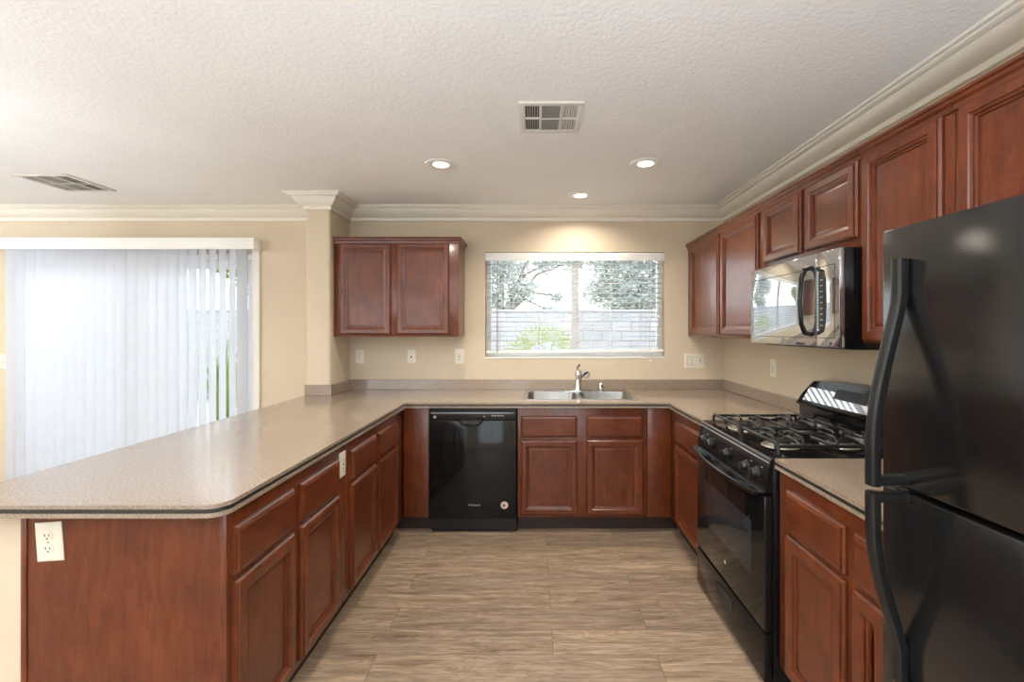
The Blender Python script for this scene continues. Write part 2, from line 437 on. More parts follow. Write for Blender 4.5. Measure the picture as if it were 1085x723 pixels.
# ------------------------------------------------------------------ kitchen window
r = struct_root('window_1', ((WX0+WX1)/2, YB, WZ0))
y0, y1 = YB+.075, YB+.135
f = MB().box(WX0, WX1, y0, y1, WZ0+.012, WZ0+.055, .004).box(WX0, WX1, y0, y1, WZ1-.045, WZ1, .004)
f.box(WX0, WX0+.042, y0, y1, WZ0+.05, WZ1-.04, .004).box(WX1-.042, WX1, y0, y1, WZ0+.05, WZ1-.04, .004)
f.build('window_frame', 'vinyl', r)
mx = .345
MB().box(mx-.032, mx+.032, y0-.012, y1-.01, WZ0+.055, WZ1-.045, .004).build('window_mullion', 'vinyl', r)
MB().box(WX0+.042, mx-.032, y0+.028, y0+.032, WZ0+.055, WZ1-.045).build('pane', 'pane', r)
MB().box(mx+.032, WX1-.042, y0+.028, y0+.032, WZ0+.055, WZ1-.045).build('pane', 'pane', r)
MB().box(WX0, WX1, YB-.004, y1, WZ0, WZ0+.012, .003).build('window_sill', 'white', r)

# ------------------------------------------------------------------ sliding glass door
r = struct_root('door_1', ((DX0+DX1)/2, YB, 0))
y0 = YB+.05
f = MB().box(DX0, DX1, y0, y0+.09, DZ-.05, DZ).box(DX0, DX1, y0, y0+.09, 0, .03).box(DX0, DX0+.04, y0, y0+.09, .03, DZ-.05).box(DX1-.04, DX1, y0, y0+.09, .03, DZ-.05)
f.build('door_frame', 'vinyl', r)
mid = (DX0+DX1)/2
for k, (a, b) in enumerate(((DX0+.04, mid+.03), (mid-.03, DX1-.04))):
    yy = y0+.008+.038*k
    f = MB().box(a, b, yy, yy+.03, .03, .11).box(a, b, yy, yy+.03, DZ-.12, DZ-.05).box(a, a+.06, yy, yy+.03, .11, DZ-.12).box(b-.06, b, yy, yy+.03, .11, DZ-.12)
    sp = f.build('door_panel', 'vinyl', r)
    MB().box(a+.06, b-.06, yy+.013, yy+.017, .11, DZ-.12).build('pane', 'pane', sp)
MB().box(DX1+.004, DX1+.066, YB-.02, YB+.0, 0, 2.10, .004).box(DX0-.066, DX0-.004, YB-.02, YB, 0, 2.10, .004).build('door_casing', 'white', r)

# ================================================================== CABINETS
DOOR_P = [(0, 0), (0, -.010), (.006, -.016), (.008, -.0165), (.0085, -.0215), (.012, -.0225), (.038, -.0225), (.041, -.0185), (.049, -.0165), (.0495, -.0115), (.057, -.0095), (.0575, -.0045)]
PANEL_P = [(.0560, -.0015), (.0560, -.0048), (.064, -.0048), (.070, -.0075), (.073, -.0075)]
DRAW_P = [(0, 0), (0, -.009), (.007, -.014), (.009, -.0145), (.0095, -.019), (.017, -.0215), (.020, -.0215)]
def cab_door(root, x0, x1, z0, z1):
    d = MB().rings(x0, x1, z0, z1, DOOR_P, cap=False, base=True).build('door', 'wood', root, angle=12)
    MB().rings(x0, x1, z0, z1, PANEL_P, base=True).build('door_panel', 'wood', d, angle=25)
    return d
def cab_drawer(root, x0, x1, z0, z1):
    return MB().rings(x0, x1, z0, z1, DRAW_P, base=True).build('drawer', 'wood_h', root, angle=12)
def face_frame(mb, x0, x1, z0, z1, holes):
    mb.box(x0, x1, 0, .019, z0, z1, .0015)
def base_cab(label, loc, rz, w, units, depth=.60, holes=None, zt=.874, kick=.105, kx=(0, 0), extra=None):
    """local frame: x to the right seen from the front, front faces -y"""
    r = thing('base_cabinet', label, 'cabinet', loc, rz, local=True)
    MB().box(0, w, 0, .02, kick, zt, .0012).build('face_frame', 'wood', r)
    b = MB().box(0, .018, .02, depth, kick, zt).box(w-.018, w, .02, depth, kick, zt)
    b.box(.018, w-.018, depth-.012, depth, kick, zt).box(.018, w-.018, .02, depth-.012, kick, kick+.018)
    b.build('carcass', 'wood', r, smooth=False)
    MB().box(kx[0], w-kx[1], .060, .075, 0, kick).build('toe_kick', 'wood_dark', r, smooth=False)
    for (a, c) in units:
        cab_drawer(r, a, c, .668, .818); cab_door(r, a, c, .128, .650)
    return r

# left run: faces +X.  local x -> +Y
XFL = -.923
r = base_cab('cherry base cabinet at the open end of the peninsula, two drawers over two doors', (XFL, 1.372, 0), PI/2, .793,
         [(.012, .352), (.400, .742)], depth=.618)
# finished end panel with its corner stiles, towards the camera
e = MB().box(-.006, 0, .02, .600, 0, .874)
e.build('end_panel', 'wood', r, smooth=False)
MB().box(-.010, 0, 0, .020, 0, .874, .002).build('end_stile', 'wood', r)
MB().box(-.010, 0, .600, .618, 0, .874, .002).build('end_stile', 'wood', r)
base_cab('cherry base cabinet in the peninsula next to the inside corner, two drawers over two doors', (XFL, 2.238, 0), PI/2, .92,
         [(.020, .372), (.408, .773)], depth=.618)
# back run: faces -Y
YFB = 3.188
sb = base_cab('cherry sink base cabinet with two false drawers over two doors under the window', (-.122, YFB, 0), 0, .905,
         [(.0214, .4166), (.481, .8767)], depth=.60)
XFR = .955
def filler(label, face, kick):
    c_ = ((face[0]+face[1])/2, (face[2]+face[3])/2, 0)
    r = thing('cabinet_filler', label, 'cabinet filler', c_)
    MB().box(*face, .105, .874, .0015).build('filler_panel', 'wood', r)
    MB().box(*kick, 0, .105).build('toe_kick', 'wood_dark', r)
filler('narrow cherry filler strip carrying an outlet, between the two peninsula cabinets', (XFL-.02, XFL, 2.166, 2.237), (XFL-.075, XFL-.06, 2.166, 2.237))
filler('cherry filler panel left of the black dishwasher', (XFL+.001, -.745, YFB, YFB+.02), (XFL-.06, -.745, YFB+.06, YFB+.075))
filler('cherry filler panel between the sink cabinet and the right inside corner', (.786, XFR-.001, YFB, YFB+.02), (.786, XFR+.06, YFB+.06, YFB+.075))
# right run: faces -X.  local x -> -Y
base_cab('cherry base cabinet between the back corner and the black range, one drawer over one door', (XFR, 3.186, 0), -PI/2, .638,
         [(.135, .600)], depth=.60)
base_cab('cherry base cabinet between the black range and the refrigerator, two drawers over two doors', (XFR, 1.776, 0), -PI/2, .572,
         [(.066, .389), (.428, .568)], depth=.60)

# upper cabinets -------------------------------------------------
def upper_cab(label, loc, rz, w, z0, z1, doors, depth=.31, trim_ends=(0, 0), dz=None, ext=(0, 0)):
    r = thing('wall_cabinet', label, 'cabinet', loc, rz, local=True)
    MB().box(-ext[0], w+ext[1], 0, .02, z0, z1, .0012).build('face_frame', 'wood', r)
    b = MB().box(0, .016, .02, depth, z0, z1).box(w-.016, w, .02, depth, z0, z1).box(.016, w-.016, .02, depth, z1-.016, z1)
    b.box(.016, w-.016, .02, depth, z0+.012, z0+.026).box(.016, w-.016, depth-.01, depth, z0+.026, z1-.016)
    b.build('carcass', 'wood', r, smooth=False)
    dz = dz or (z0+.017, z1-.022)
    for (a, c) in doors: cab_door(r, a, c, *dz)
    # small cornice on top of the box
    t0 = z1-.010
    prof = [(0, t0-.012), (.006, t0-.012), (.008, t0+.004), (.016, t0+.012), (.018, t0+.022), (.024, t0+.026), (.024, t0+.036), (0, t0+.036)]
    pth = []
    if trim_ends[0]: pth.append((-ext[0], depth))
    pth += [(-ext[0], 0), (w+ext[1], 0)]
    if trim_ends[1]: pth.append((w+ext[1], depth))
    MB().sweep(pth, prof, side=1).build('cornice', 'wood_h', r, angle=20)
    return r
UZ0, UZ1 = 1.366, 2.118
upper_cab('cherry two-door wall cabinet on the back wall left of the window', (-1.574, 3.56, 0), 0, .975, UZ0, UZ1,
          [(.052, .447), (.498, .905)], trim_ends=(0, 1))
XU = 1.300
upper_cab('cherry two-door wall cabinet in the right back corner beside the microwave', (XU, 3.866, 0), -PI/2, 1.286, UZ0, UZ1,
          [(.100, .668), (.712, 1.232)], trim_ends=(1, 0))
upper_cab('short cherry two-door wall cabinet above the microwave', (XU, 2.578, 0), -PI/2, .772, 1.752, UZ1,
          [(.018, .372), (.412, .758)], dz=(1.790, UZ1-.022))
upper_cab('tall single-door cherry wall cabinet between the microwave and the refrigerator', (XU, 1.804, 0), -PI/2, .395, UZ0, UZ1,
          [(.016, .361)], dz=(1.372, UZ1-.022))
upper_cab('cherry wall cabinet directly above the refrigerator at the right edge', (XU, 1.407, 0), -PI/2, 1.0, 1.70, UZ1,
          [(.024, .48), (.52, .98)], dz=(1.715, UZ1-.022))

# ================================================================== WORKTOPS
ZT = .914
def loop_main(d=0):
    d = -d
    L = [(-1.768+d*0, 1.3075-d)]
    rr = .055
    L = rc(-1.768-d+rr, 1.3075-d+rr, rr, PI, 1.5*PI, 6) + rc(-.898+d-rr, 1.3075-d+rr, rr, 1.5*PI, 2*PI, 8)
    L += [(-.898+d, 3.158-d), (.925-d, 3.158-d), (.935-d, 2.550), (XR-.002, 2.550), (XR-.002, YB-.002), (CX1+.002, YB-.002), (CX1+.002, CY-.002), (-1.768-d, CY-.002)]
    return L
SX0, SX1, SY0, SY1 = -.083, .751, 3.265, 3.795
hole = [(SX0+.018, SY0+.018), (SX1-.018, SY0+.018), (SX1-.018, SY1-.018), (SX0+.018, SY1-.018)]
r = thing('countertop', 'U-shaped speckled tan countertop with dark edge stripe, peninsula to sink to range', 'countertop', (-1.3, 2.3, .876))
main = loop_main()
MB().layer([main, hole], .9015, ZT).build('worktop_slab', 'counter', r, smooth=False)
MB().layer([loop_main(.0015), hole], .8885, .9015).build('edge_stripe', 'inlay', r, smooth=False)
MB().layer([main, hole], .8755, .8885).build('worktop_underside', 'counter', r, smooth=False)
bs = MB().box(CX1+.001, XR-.02, YB-.021, YB-.001, ZT, .998, .003).box(XR-.021, XR-.001, 2.552, YB-.001, ZT, .998, .003)
bs.box(CX1+.001, CX1+.02, CY-.018, YB-.02, ZT, .998, .003).box(-1.765, CX1+.02, CY-.019, CY-.001, ZT, .998, .003)
bs.build('backsplash', 'counter', r, smooth=False)
r = thing('countertop', 'short speckled tan countertop between the range and the refrigerator', 'countertop', (1.27, 1.45, .876))
lp = lambda d: [(.938+d, 1.193), (XR-.002, 1.193), (XR-.002, 1.782), (.938+d, 1.782)]
MB().layer([lp(0)], .9015, ZT).build('worktop_slab', 'counter', r, smooth=False)
MB().layer([lp(.0015)], .8885, .9015).build('edge_stripe', 'inlay', r, smooth=False)
MB().layer([lp(0)], .8755, .8885).build('worktop_underside', 'counter', r, smooth=False)
MB().box(XR-.021, XR-.001, 1.193, 1.780, ZT, .998, .003).build('backsplash', 'counter', r, smooth=False)

# ================================================================== SINK, FAUCET
r = thing('kitchen_sink', 'stainless steel double-bowl drop-in sink below the window', 'sink', (.334, 3.53, .72))
def rrect(x0, x1, y0, y1, rad, n=4):
    return rc(x0+rad, y0+rad, rad, PI, 1.5*PI, n)+rc(x1-rad, y0+rad, rad, 1.5*PI, 2*PI, n)+rc(x1-rad, y1-rad, rad, 0, .5*PI, n)+rc(x0+rad, y1-rad, rad, .5*PI, PI, n)
B1 = (SX0+.028, .318, SY0+.028, SY1-.10); B2 = (.350, SX1-.028, SY0+.028, SY1-.10)
MB().layer([rrect(SX0, SX1, SY0, SY1, .03), rrect(*B1, .05), rrect(*B2, .05)], ZT, ZT+.0035).build('rim', 'steel', r, smooth=False)
for B in (B1, B2):
    vs = []; prof = [(0, ZT+.0035, .05), (.002, ZT-.004, .05), (.010, ZT-.15, .05), (.022, ZT-.172, .05), (.055, ZT-.18, .035)]
    loops = [rrect(B[0]+d, B[1]-d, B[2]+d, B[3]-d, max(.02, rad-d*.2)) for d, z, rad in prof]
    n = len(loops[0]); fs = []
    for (d, z, rad), lp_ in zip(prof, loops): vs += [(x, y, z) for x, y in lp_]
    for i in range(len(prof)-1):
        for k in range(n): fs.append((i*n+k, i*n+(k+1) % n, (i+1)*n+(k+1) % n, (i+1)*n+k))
    fs.append(tuple(range((len(prof)-1)*n, len(prof)*n)))
    mb = MB().add(vs, fs); b = mb.build('bowl', 'steel_dark', r, fix=False, angle=50)
    cx_, cy_ = (B[0]+B[1])/2, (B[2]+B[3])/2
    MB().lathe((cx_, cy_, ZT-.1795), [(.001, .0005), (.03, .0005), (.04, .003), (.043, 0)], 20).build('drain', 'chrome', b)
fx, fy, fz = .355, 3.742, ZT+.0035
r = thing('faucet', 'chrome single-lever kitchen faucet with round spray head behind the sink', 'faucet', (fx, fy, fz))
MB().layer([rrect(fx-.12, fx+.12, fy-.028, fy+.028, .027, 6)], fz, fz+.010).build('deck_plate', 'chrome', r)
MB().lathe((fx, fy, fz+.01), [(.034, 0), (.033, .012), (.027, .022), (.025, .11), (.028, .125), (.027, .145), (.016, .160), (.002, .163)], 20).build('body', 'chrome', r)
MB().tube([(fx, fy, fz+.095), (fx+.014, fy-.03, fz+.122), (fx+.028, fy-.08, fz+.150), (fx+.038, fy-.12, fz+.156)], [.020, .021, .021, .022], 14).build('spout', 'chrome', r)
MB().tube([(fx+.038, fy-.12, fz+.156), (fx+.046, fy-.15, fz+.150), (fx+.050, fy-.165, fz+.145)], [.024, .031, .030], 16).build('spray_head', 'chrome', r)
MB().lathe((fx+.0503, fy-.1655, fz+.1448), [(.027, 0), (.027, -.002), (.010, -.003)], 20, 'y').build('nozzle_face', 'steel', r)
MB().tube([(fx, fy, fz+.160), (fx-.008, fy-.004, fz+.185), (fx-.006, fy-.020, fz+.207), (fx+.004, fy-.045, fz+.215)], [(.014, .017), (.012, .015), (.009, .013), (.007, .011)], 12).build('lever', 'chrome', r)
sx = (637-567)*3.75/482
r = thing('soap_dispenser', 'small chrome air gap cap to the right of the faucet', 'sink accessory', (sx, 3.745, fz))
MB().lathe((sx, 3.745, fz), [(.026, 0), (.026, .004), (.019, .008), (.0185, .060), (.016, .066), (.004, .068)], 20).build('cap', 'chrome', r)
MB().box(sx-.006, sx+.006, 3.7245, 3.7265, fz+.025, fz+.050).build('vent_slot', 'slot', r)

# ================================================================== DISHWASHER
dx0, dx1, dy = -.742, -.126, 3.168
r = thing('dishwasher', 'glossy black built-in dishwasher between the left corner and the sink cabinet', 'dishwasher', ((dx0+dx1)/2, dy, 0))
MB().box(dx0+.006, dx1-.006, dy+.02, dy+.58, .02, .868).build('tub', 'black_satin', r)
MB().box(dx0+.004, dx1-.004, dy, dy+.028, .102, .786, .006).build('door', 'black', r)
q = MB().box(dx0+.004, dx1-.004, dy-.004, dy+.028, .790, .852, .005).build('control_panel', 'black_satin', r)
MB().box(dx0+.02, dx1-.02, dy-.006, dy-.004, .838, .842).build('trim_line', 'label_grey', q)
for k in range(5): MB().box(dx1-.175+k*.018, dx1-.165+k*.018, dy-.006, dy-.0045, .818, .825).build('button', 'label_grey', q)
MB().box(dx1-.235, dx1-.222, dy-.006, dy-.0045, .814, .820).build('indicator', 'label_grey', q)
MB().lathe((dx0+.045, dy-.004, .813), [(.010, 0), (.010, -.006), (.008, -.008)], 14, 'y').build('latch_mark', 'label_grey', q)
hx = (dx0+dx1)/2-.012
MB().box(hx-.072, hx+.072, dy-.0055, dy-.001, .765, .790).build('handle_recess', 'slot', r)
MB().tube([(hx-.085, dy-.004, .806), (hx-.075, dy-.012, .780), (hx-.06, dy-.022, .762), (hx, dy-.026, .754), (hx+.06, dy-.022, .762), (hx+.075, dy-.012, .780), (hx+.085, dy-.004, .806)], (.006, .004), 10).build('handle', 'black', r)
MB().box(dx0+.016, dx1-.006, dy+.045, dy+.06, .0, .10).build('toe_panel', 'black_satin', r)
MB().box(dx0+.004, dx0+.012, dy+.035, dy+.05, .0, .10).build('side_foot', 'badge', r)
def text(body, size, loc, rot, m, parent, off, name='badge'):
    c = bpy.data.curves.new(name, 'FONT'); c.body = body; c.size = size; c.extrude = .0008
    c.align_x = 'CENTER'; c.align_y = 'CENTER'; c.materials.append(M[m])
    o = bpy.data.objects.new('tmp', c); C.objects.link(o)
    me = bpy.data.meshes.new_from_object(o.evaluated_get(bpy.context.evaluated_depsgraph_get()))
    bpy.data.objects.remove(o); me.materials.clear(); me.materials.append(M[m])
    o = bpy.data.objects.new(name, me); C.objects.link(o); o.parent = parent
    o.location = Vector(loc)-Vector(off); o.rotation_euler = rot; return o
text('Whirlpool', .020, (-.424, dy-.0014, .199), (PI/2, 0, 0), 'badge', r, r.location)
st_ = MB().lathe((-.214, dy-.0002, .198), [(.026, 0), (.026, -.0008)], 28, 'y').build('round_sticker', 'sticker', r)
MB().lathe((-.217, dy-.001, .196), [(.010, 0), (.010, -.0005)], 16, 'y').build('sticker_mark', 'sticker_red', st_)

# ================================================================== RANGE (local: x 0 far .. .762 near, y 0 door front .. back, z)
RW = .752
r = thing('gas_range', 'black freestanding gas range with four burners and cast iron grates', 'stove', (.905, 2.546, 0), -PI/2, local=True)
MB().box(0, RW, .035, .690, .012, .905, .003).build('body', 'black', r)
MB().box(.02, RW-.02, .06, .67, 0, .012).build('base', 'black_satin', r)
dr = MB().box(.003, RW-.003, 0, .034, .022, .212, .006).build('storage_drawer', 'black', r)
MB().box(.285, .455, -.0012, .002, .114, .166).build('drawer_pull_recess', 'slot', dr)
MB().box(.280, .460, -.006, .002, .160, .170, .002).build('drawer_pull', 'black_satin', dr)
od = MB().box(.003, RW-.003, 0, .034, .222, .760, .007).build('oven_door', 'glass_black', r)
MB().box(.125, .640, -.0014, .001, .395, .620, .0005).build('oven_window', 'oven_window', od)
MB().lathe((.378, -.0004, .312), [(.009, 0), (.009, -.0012)], 20, 'y').build('badge', 'badge', od)
# broad bowed handle with vent slots behind it
hp = []
for i in range(17):
    u = i/16; hp.append((.010+u*(RW-.02), -.030-.030*math.sin(PI*u), .768))
MB().tube(hp, (.010, .009), 10, up=(0, 0, 1)).build('oven_handle', 'black', od)
outer = [(RW-.012, .004), (.012, .004)] + [(x, y-.002) for x, y, z in hp]
slots = []
for a0, a1 in ((.125, .235), (.262, .372), (.399, .509), (.536, .620)):
    for yc in (-.030, -.012): slots.append(rrect(a0, a1, yc-.0045, yc+.0045, .004, 2))
MB().layer([outer]+slots, .7625, .7715).build('handle_shelf', 'black', od, smooth=False)
# control panel
q = MB().prism([(.004, .772), (.020, .893), (.026, .905), (.060, .912), (.075, .912), (.075, .772)], .002, RW-.002, 'x').build('control_panel', 'black', r, angle=20)
MB().tube([(.004, .0185, .8915), (RW-.004, .0185, .8915)], .0022, 6).build('trim_line', 'steel', q)
MB().tube([(.002, .027, .9075), (RW-.002, .027, .9075)], (.0030, .005), 8, up=(0, 0, 1)).build('front_trim', 'steel', q)
for kx in (.085, .175, .376, .575, .665):
    y_ = .011; z_ = .828
    kn = MB().lathe((kx, y_+.004, z_), [(.027, 0), (.026, -.006), (.021, -.010), (.019, -.024), (.016, -.028), (.002, -.029)], 20, 'y')
    kn = kn.build('knob', 'black_satin', q)
    MB().box(kx-.005, kx+.005, y_-.036, y_-.018, z_-.019, z_+.019, .003).build('knob_grip', 'black_satin', kn)
    MB().box(kx+.026, kx+.040, y_-.001+.005, y_+.010, z_+.031, z_+.0335).build('dial_mark', 'label_grey', q)
# cooktop
MB().box(.002, RW-.002, .060, .570, .900, .914, .004).build('cooktop', 'black', r)
ct = MB()
BUR = [(.218, .165), (.218, .425), (.560, .165), (.560, .425)]
for (bx_, by_) in BUR:
    b = MB().lathe((bx_, by_, .914), [(.078, 0), (.076, .003), (.062, .002), (.052, .004), (.050, .014), (.046, .016)], 28).build('burner_bowl', 'burner', r)
    MB().lathe((bx_, by_, .929), [(.040, 0), (.043, .002), (.042, .008), (.036, .011), (.002, .012)], 24).build('burner_cap', 'iron', b)
for gx in (.218, .560):       # two full-depth grates
    gm = MB(); x0, x1, y0, y1, zz = gx-.160, gx+.160, .072, .520, .958
    R5 = (.0072, .0068)
    def bar(*pts): gm.tube(list(pts), R5, 8)
    for yy in (y0, y1): bar((x0, yy, .917), (x0, yy, zz-.012), (x0+.012, yy, zz), (x1-.012, yy, zz), (x1, yy, zz-.012), (x1, yy, .917))
    for xx in (x0, x1): bar((xx, y0, zz-.008), (xx, y1, zz-.008))
    bar((x0, .295, zz-.006), (x1, .295, zz-.006))
    for by_ in (.165, .425):
        for sx_ in (-1, 1):
            bar((gx+sx_*.160, by_, zz-.008), (gx+sx_*.110, by_, zz+.006), (gx+sx_*.055, by_, zz+.006), (gx+sx_*.035, by_, zz-.004))
        for sy_ in (-1, 1):
            ye = {(.165, -1): y0, (.165, 1): .295, (.425, -1): .295, (.425, 1): y1}[(by_, sy_)]
            bar((gx, ye, zz-.002), (gx, by_+sy_*.085, zz+.006), (gx, by_+sy_*.055, zz+.006), (gx, by_+sy_*.035, zz-.004))
        # low arch hoops round the burner
        for sy_ in (-1, 1):
            bar((gx-.075, by_+sy_*.060, .918), (gx-.072, by_+sy_*.060, zz-.010), (gx-.055, by_+sy_*.060, zz+.004), (gx+.055, by_+sy_*.060, zz+.004), (gx+.072, by_+sy_*.060, zz-.010), (gx+.075, by_+sy_*.060, .918))
    gm.build('grate', 'iron', r)
# backguard: arched console over a recessed neck
MB().prism([(.572, .900), (.572, 1.010), (.690, 1.010), (.690, .900)], .004, RW-.004, 'x').build('backguard_neck', 'black', r)
MB().tube([(.004, .560, .924), (RW-.004, .560, .924)], (.012, .014), 10, up=(0, 0, 1)).build('backguard_trim', 'steel', r)
st = [(0, .046), (.006, .074), (.028, .118), (.05, .131), (.16, .140), (.376, .146)]
st = st + [(RW-x, h_) for x, h_ in st[-2::-1]]
vs = []; fs = []
for x, h_ in st:
    zb = 1.010; zt = zb+h_; fr = h_/.13
    prof = [(.690, zb), (.558, zb-.002), (.552, zb+.010), (.556+.010*fr, zb+.025*fr), (.556+.055*fr, zb+.105*fr), (.625, zt-.003), (.650, zt), (.690, zt)]
    vs += [(x, y, z) for y, z in prof]
k = 8
for i in range(len(st)-1):
    for j in range(k): fs.append((i*k+j, i*k+(j+1) % k, (i+1)*k+(j+1) % k, (i+1)*k+j))
fs.append(tuple(range(k))); fs.append(tuple(range((len(st)-1)*k, len(st)*k)))
bgd = MB().add(vs, fs).build('backguard_console', 'black', r, angle=30)
# glass face and control display lie on the sloped face of the console
def on_face(x0, x1, s0, s1, t_):
    a = Vector((0, .566, 1.035)); b = Vector((0, .611, 1.115)); nrm = Vector((0, -(b.z-a.z), b.y-a.y)).normalized()
    vs = []
    for d in (.0005, t_):
        for s_, x in ((s0, x0), (s0, x1), (s1, x1), (s1, x0)):
            q = a+(b-a)*s_+nrm*d; vs.append((x, q.y, q.z))
    return MB().add(vs, [(0, 1, 2, 3), (4, 5, 6, 7), (0, 1, 5, 4), (1, 2, 6, 5), (2, 3, 7, 6), (3, 0, 4, 7)])
on_face(.045, RW-.045, .03, .86, .0015).build('glass_face', 'mirror', bgd)
on_face(.27, .49, .48, 1.05, .006).build('control_display', 'black_satin', bgd)

# ================================================================== MICROWAVE
r = thing('microwave_oven', 'black over-the-range microwave with mirrored glass front and bow handle', 'microwave', (1.212, 2.562, 0), -PI/2, local=True)
mw, mz0, mz1 = .752, 1.343, 1.749
MB().box(0, mw, .022, .396, mz0, mz1, .003).build('body', 'black', r)
q = MB().box(.002, mw-.153, 0, .022, mz0+.004, mz1-.001, .004).build('door', 'mirror', r)
MB().rings(.030, mw-.155, mz0+.040, mz1-.062, [(0, -.0008), (.0025, -.0008)], cap=False).build('window_outline', 'slot', q)
cp_ = MB().box(mw-.151, mw-.001, 0, .022, mz0+.004, mz1-.001, .004).build('control_panel', 'mirror', r)
MB().rings(mw-.150, mw-.030, mz0+.040, mz1-.062, [(0, -.0008), (.0025, -.0008)], cap=False).build('panel_outline', 'slot', cp_)
MB().box(mw-.135, mw-.095, -.0012, .001, mz0+.075, mz1-.085).build('keypad', 'slot', cp_)
for k in range(9): MB().box(mw-.122, mw-.106, -.002, -.001, mz0+.092+k*.024, mz0+.096+k*.024).build('key_mark', 'label_grey', cp_)
hx = mw-.185
MB().tube([(hx, 0, mz0+.055), (hx, -.030, mz0+.062), (hx, -.045, mz0+.10), (hx, -.052, mz0+.20), (hx, -.045, mz1-.105), (hx, -.030, mz1-.067), (hx, 0, mz1-.060)],
          [(.010, .018), (.010, .016), (.009, .013), (.009, .012), (.009, .013), (.010, .016), (.010, .018)], 12, up=(0, 1, .001)).build('handle', 'black', r)
MB().box(.05, mw-.03, .06, .36, mz0-.006, mz0).build('underside_vent', 'black_satin', r)

# ================================================================== REFRIGERATOR (local: x 0 far .. .76 near)
FX, FYF, FW = .888, 1.165, .76
r = thing('refrigerator', 'black top-freezer refrigerator at the right edge, bowed black handles', 'refrigerator', (FX, FYF, 0), -PI/2+.040, local=True)
FZ, SZ = 1.670, 1.032
MB().box(.004, FW-.004, .085, .690, .03, FZ-.006, .005).build('cabinet_body', 'black_satin', r)
MB().box(.02, FW-.02, .10, .66, 0, .03).build('base', 'black_satin', r)
fd = MB().box(0, FW, 0, .075, SZ+.006, FZ, .006).build('freezer_door', 'fridge', r)
rd = MB().box(0, FW, 0, .075, .065, SZ-.006, .006).build('refrigerator_door', 'fridge', r)
MB().box(.01, FW-.01, .055, .085, SZ-.02, SZ+.02).build('gasket', 'slot', r)
MB().box(.02, FW-.02, .05, .09, .004, .055, .004).build('toe_grille', 'black_satin', r)
def bow(z_attach, z_free, nm, parent):
    s_ = 1 if z_attach > z_free else -1
    L = abs(z_attach-z_free); P = []
    hxp = .067
    for i in range(21):
        u = i/20; z = z_attach - s_*L*u
        if u < .16: y = -.012
        else:
            k = (u-.16)/.84; y = -.012-.066*math.sin(min(1, k/.82)*PI/2)**1.25
        P.append((hxp, y, z))
    rr = [(.013, .016)]*4 + [(.0125, .0155)]*17
    h = MB().tube(P, rr, 14, up=(0, 1, .0001), sq=.55)
    zf = z_free + s_*.012
    h.tube([(hxp, -.078, zf), (hxp, -.03, zf), (hxp, .002, zf)], (.012, .016), 12, up=(0, 0, 1), sq=.6)
    return h.build(nm, 'black_satin', parent)
bow(1.588, SZ+.012, 'handle', fd)
bow(.575, SZ-.004, 'handle', rd)
MB().box(.66, .74, .02, .12, FZ, FZ+.012, .004).build('hinge_cover', 'black_satin', r)

# ================================================================== BLINDS
r = thing('window_blind', 'white horizontal slat blind, slats open, in the kitchen window', 'window blind', ((WX0+WX1)/2, YB+.03, WZ0))
MB().box(WX0+.008, WX1-.008, YB+.005, YB+.055, WZ1-.052, WZ1-.006).build('headrail', 'white', r)
MB().box(WX0+.003, WX1-.003, YB-.012, YB-.004, WZ1-.078, WZ1-.008, .003).build('valance', 'vinyl', r)
sl = MB(); n = 18; zt, zb = WZ1-.098, WZ0+.105
for i in range(n):
    z = zt-(zt-zb)*i/(n-1); dz_ = .0016 if i % 3 else .0; tl = .0022*math.sin(i*1.7)
    sl.add([(WX0+.010, YB+.005, z-.001), (WX1-.010, YB+.005, z-.001+tl), (WX1-.010, YB+.030, z+.002+tl), (WX0+.010, YB+.030, z+.002), (WX1-.010, YB+.055, z-.001+tl), (WX0+.010, YB+.055, z-.001)],
           [(0, 1, 2, 3), (3, 2, 4, 5)])
so = sl.build('slats', 'slat', r, fix=False)
md = so.modifiers.new('thickness', 'SOLIDIFY'); md.thickness = .0026
MB().add([(WX0+.008, YB+.006, WZ0+.044), (WX1-.008, YB+.006, WZ0+.060), (WX1-.008, YB+.054, WZ0+.060), (WX0+.008, YB+.054, WZ0+.044),
          (WX0+.008, YB+.006, WZ0+.066), (WX1-.008, YB+.006, WZ0+.082), (WX1-.008, YB+.054, WZ0+.082), (WX0+.008, YB+.054, WZ0+.066)],
         [(0, 1, 2, 3), (4, 5, 6, 7), (0, 1, 5, 4), (1, 2, 6, 5), (2, 3, 7, 6), (3, 0, 4, 7)]).build('bottom_rail', 'vinyl', r)
for x in (WX0+.14, WX0+.47, WX0+1.07, WX1-.14):
    MB().tube([(x, YB+.006, WZ1-.06), (x, YB+.006, WZ0+.06)], .0011, 6).tube([(x, YB+.054, WZ1-.06), (x, YB+.054, WZ0+.06)], .0011, 6).build('ladder_cord', 'white', r)
MB().tube([(WX0+.105, YB-.006, WZ1-.075), (WX0+.105, YB-.008, WZ0+.05)], .0040, 8).build('tilt_wand', 'grey', r)
for x, zc in ((WX1-.115, 1.56), (WX1-.122, 1.165)):
    lc = MB().tube([(x, YB-.0075, WZ1-.07), (x, YB-.0075, zc)], .0012, 6).build('lift_cord', 'white', r)
    MB().lathe((x, YB-.0075, zc-.028), [(.003, 0), (.007, .004), (.006, .022), (.002, .03)], 12).build('tassel', 'ivory', lc)

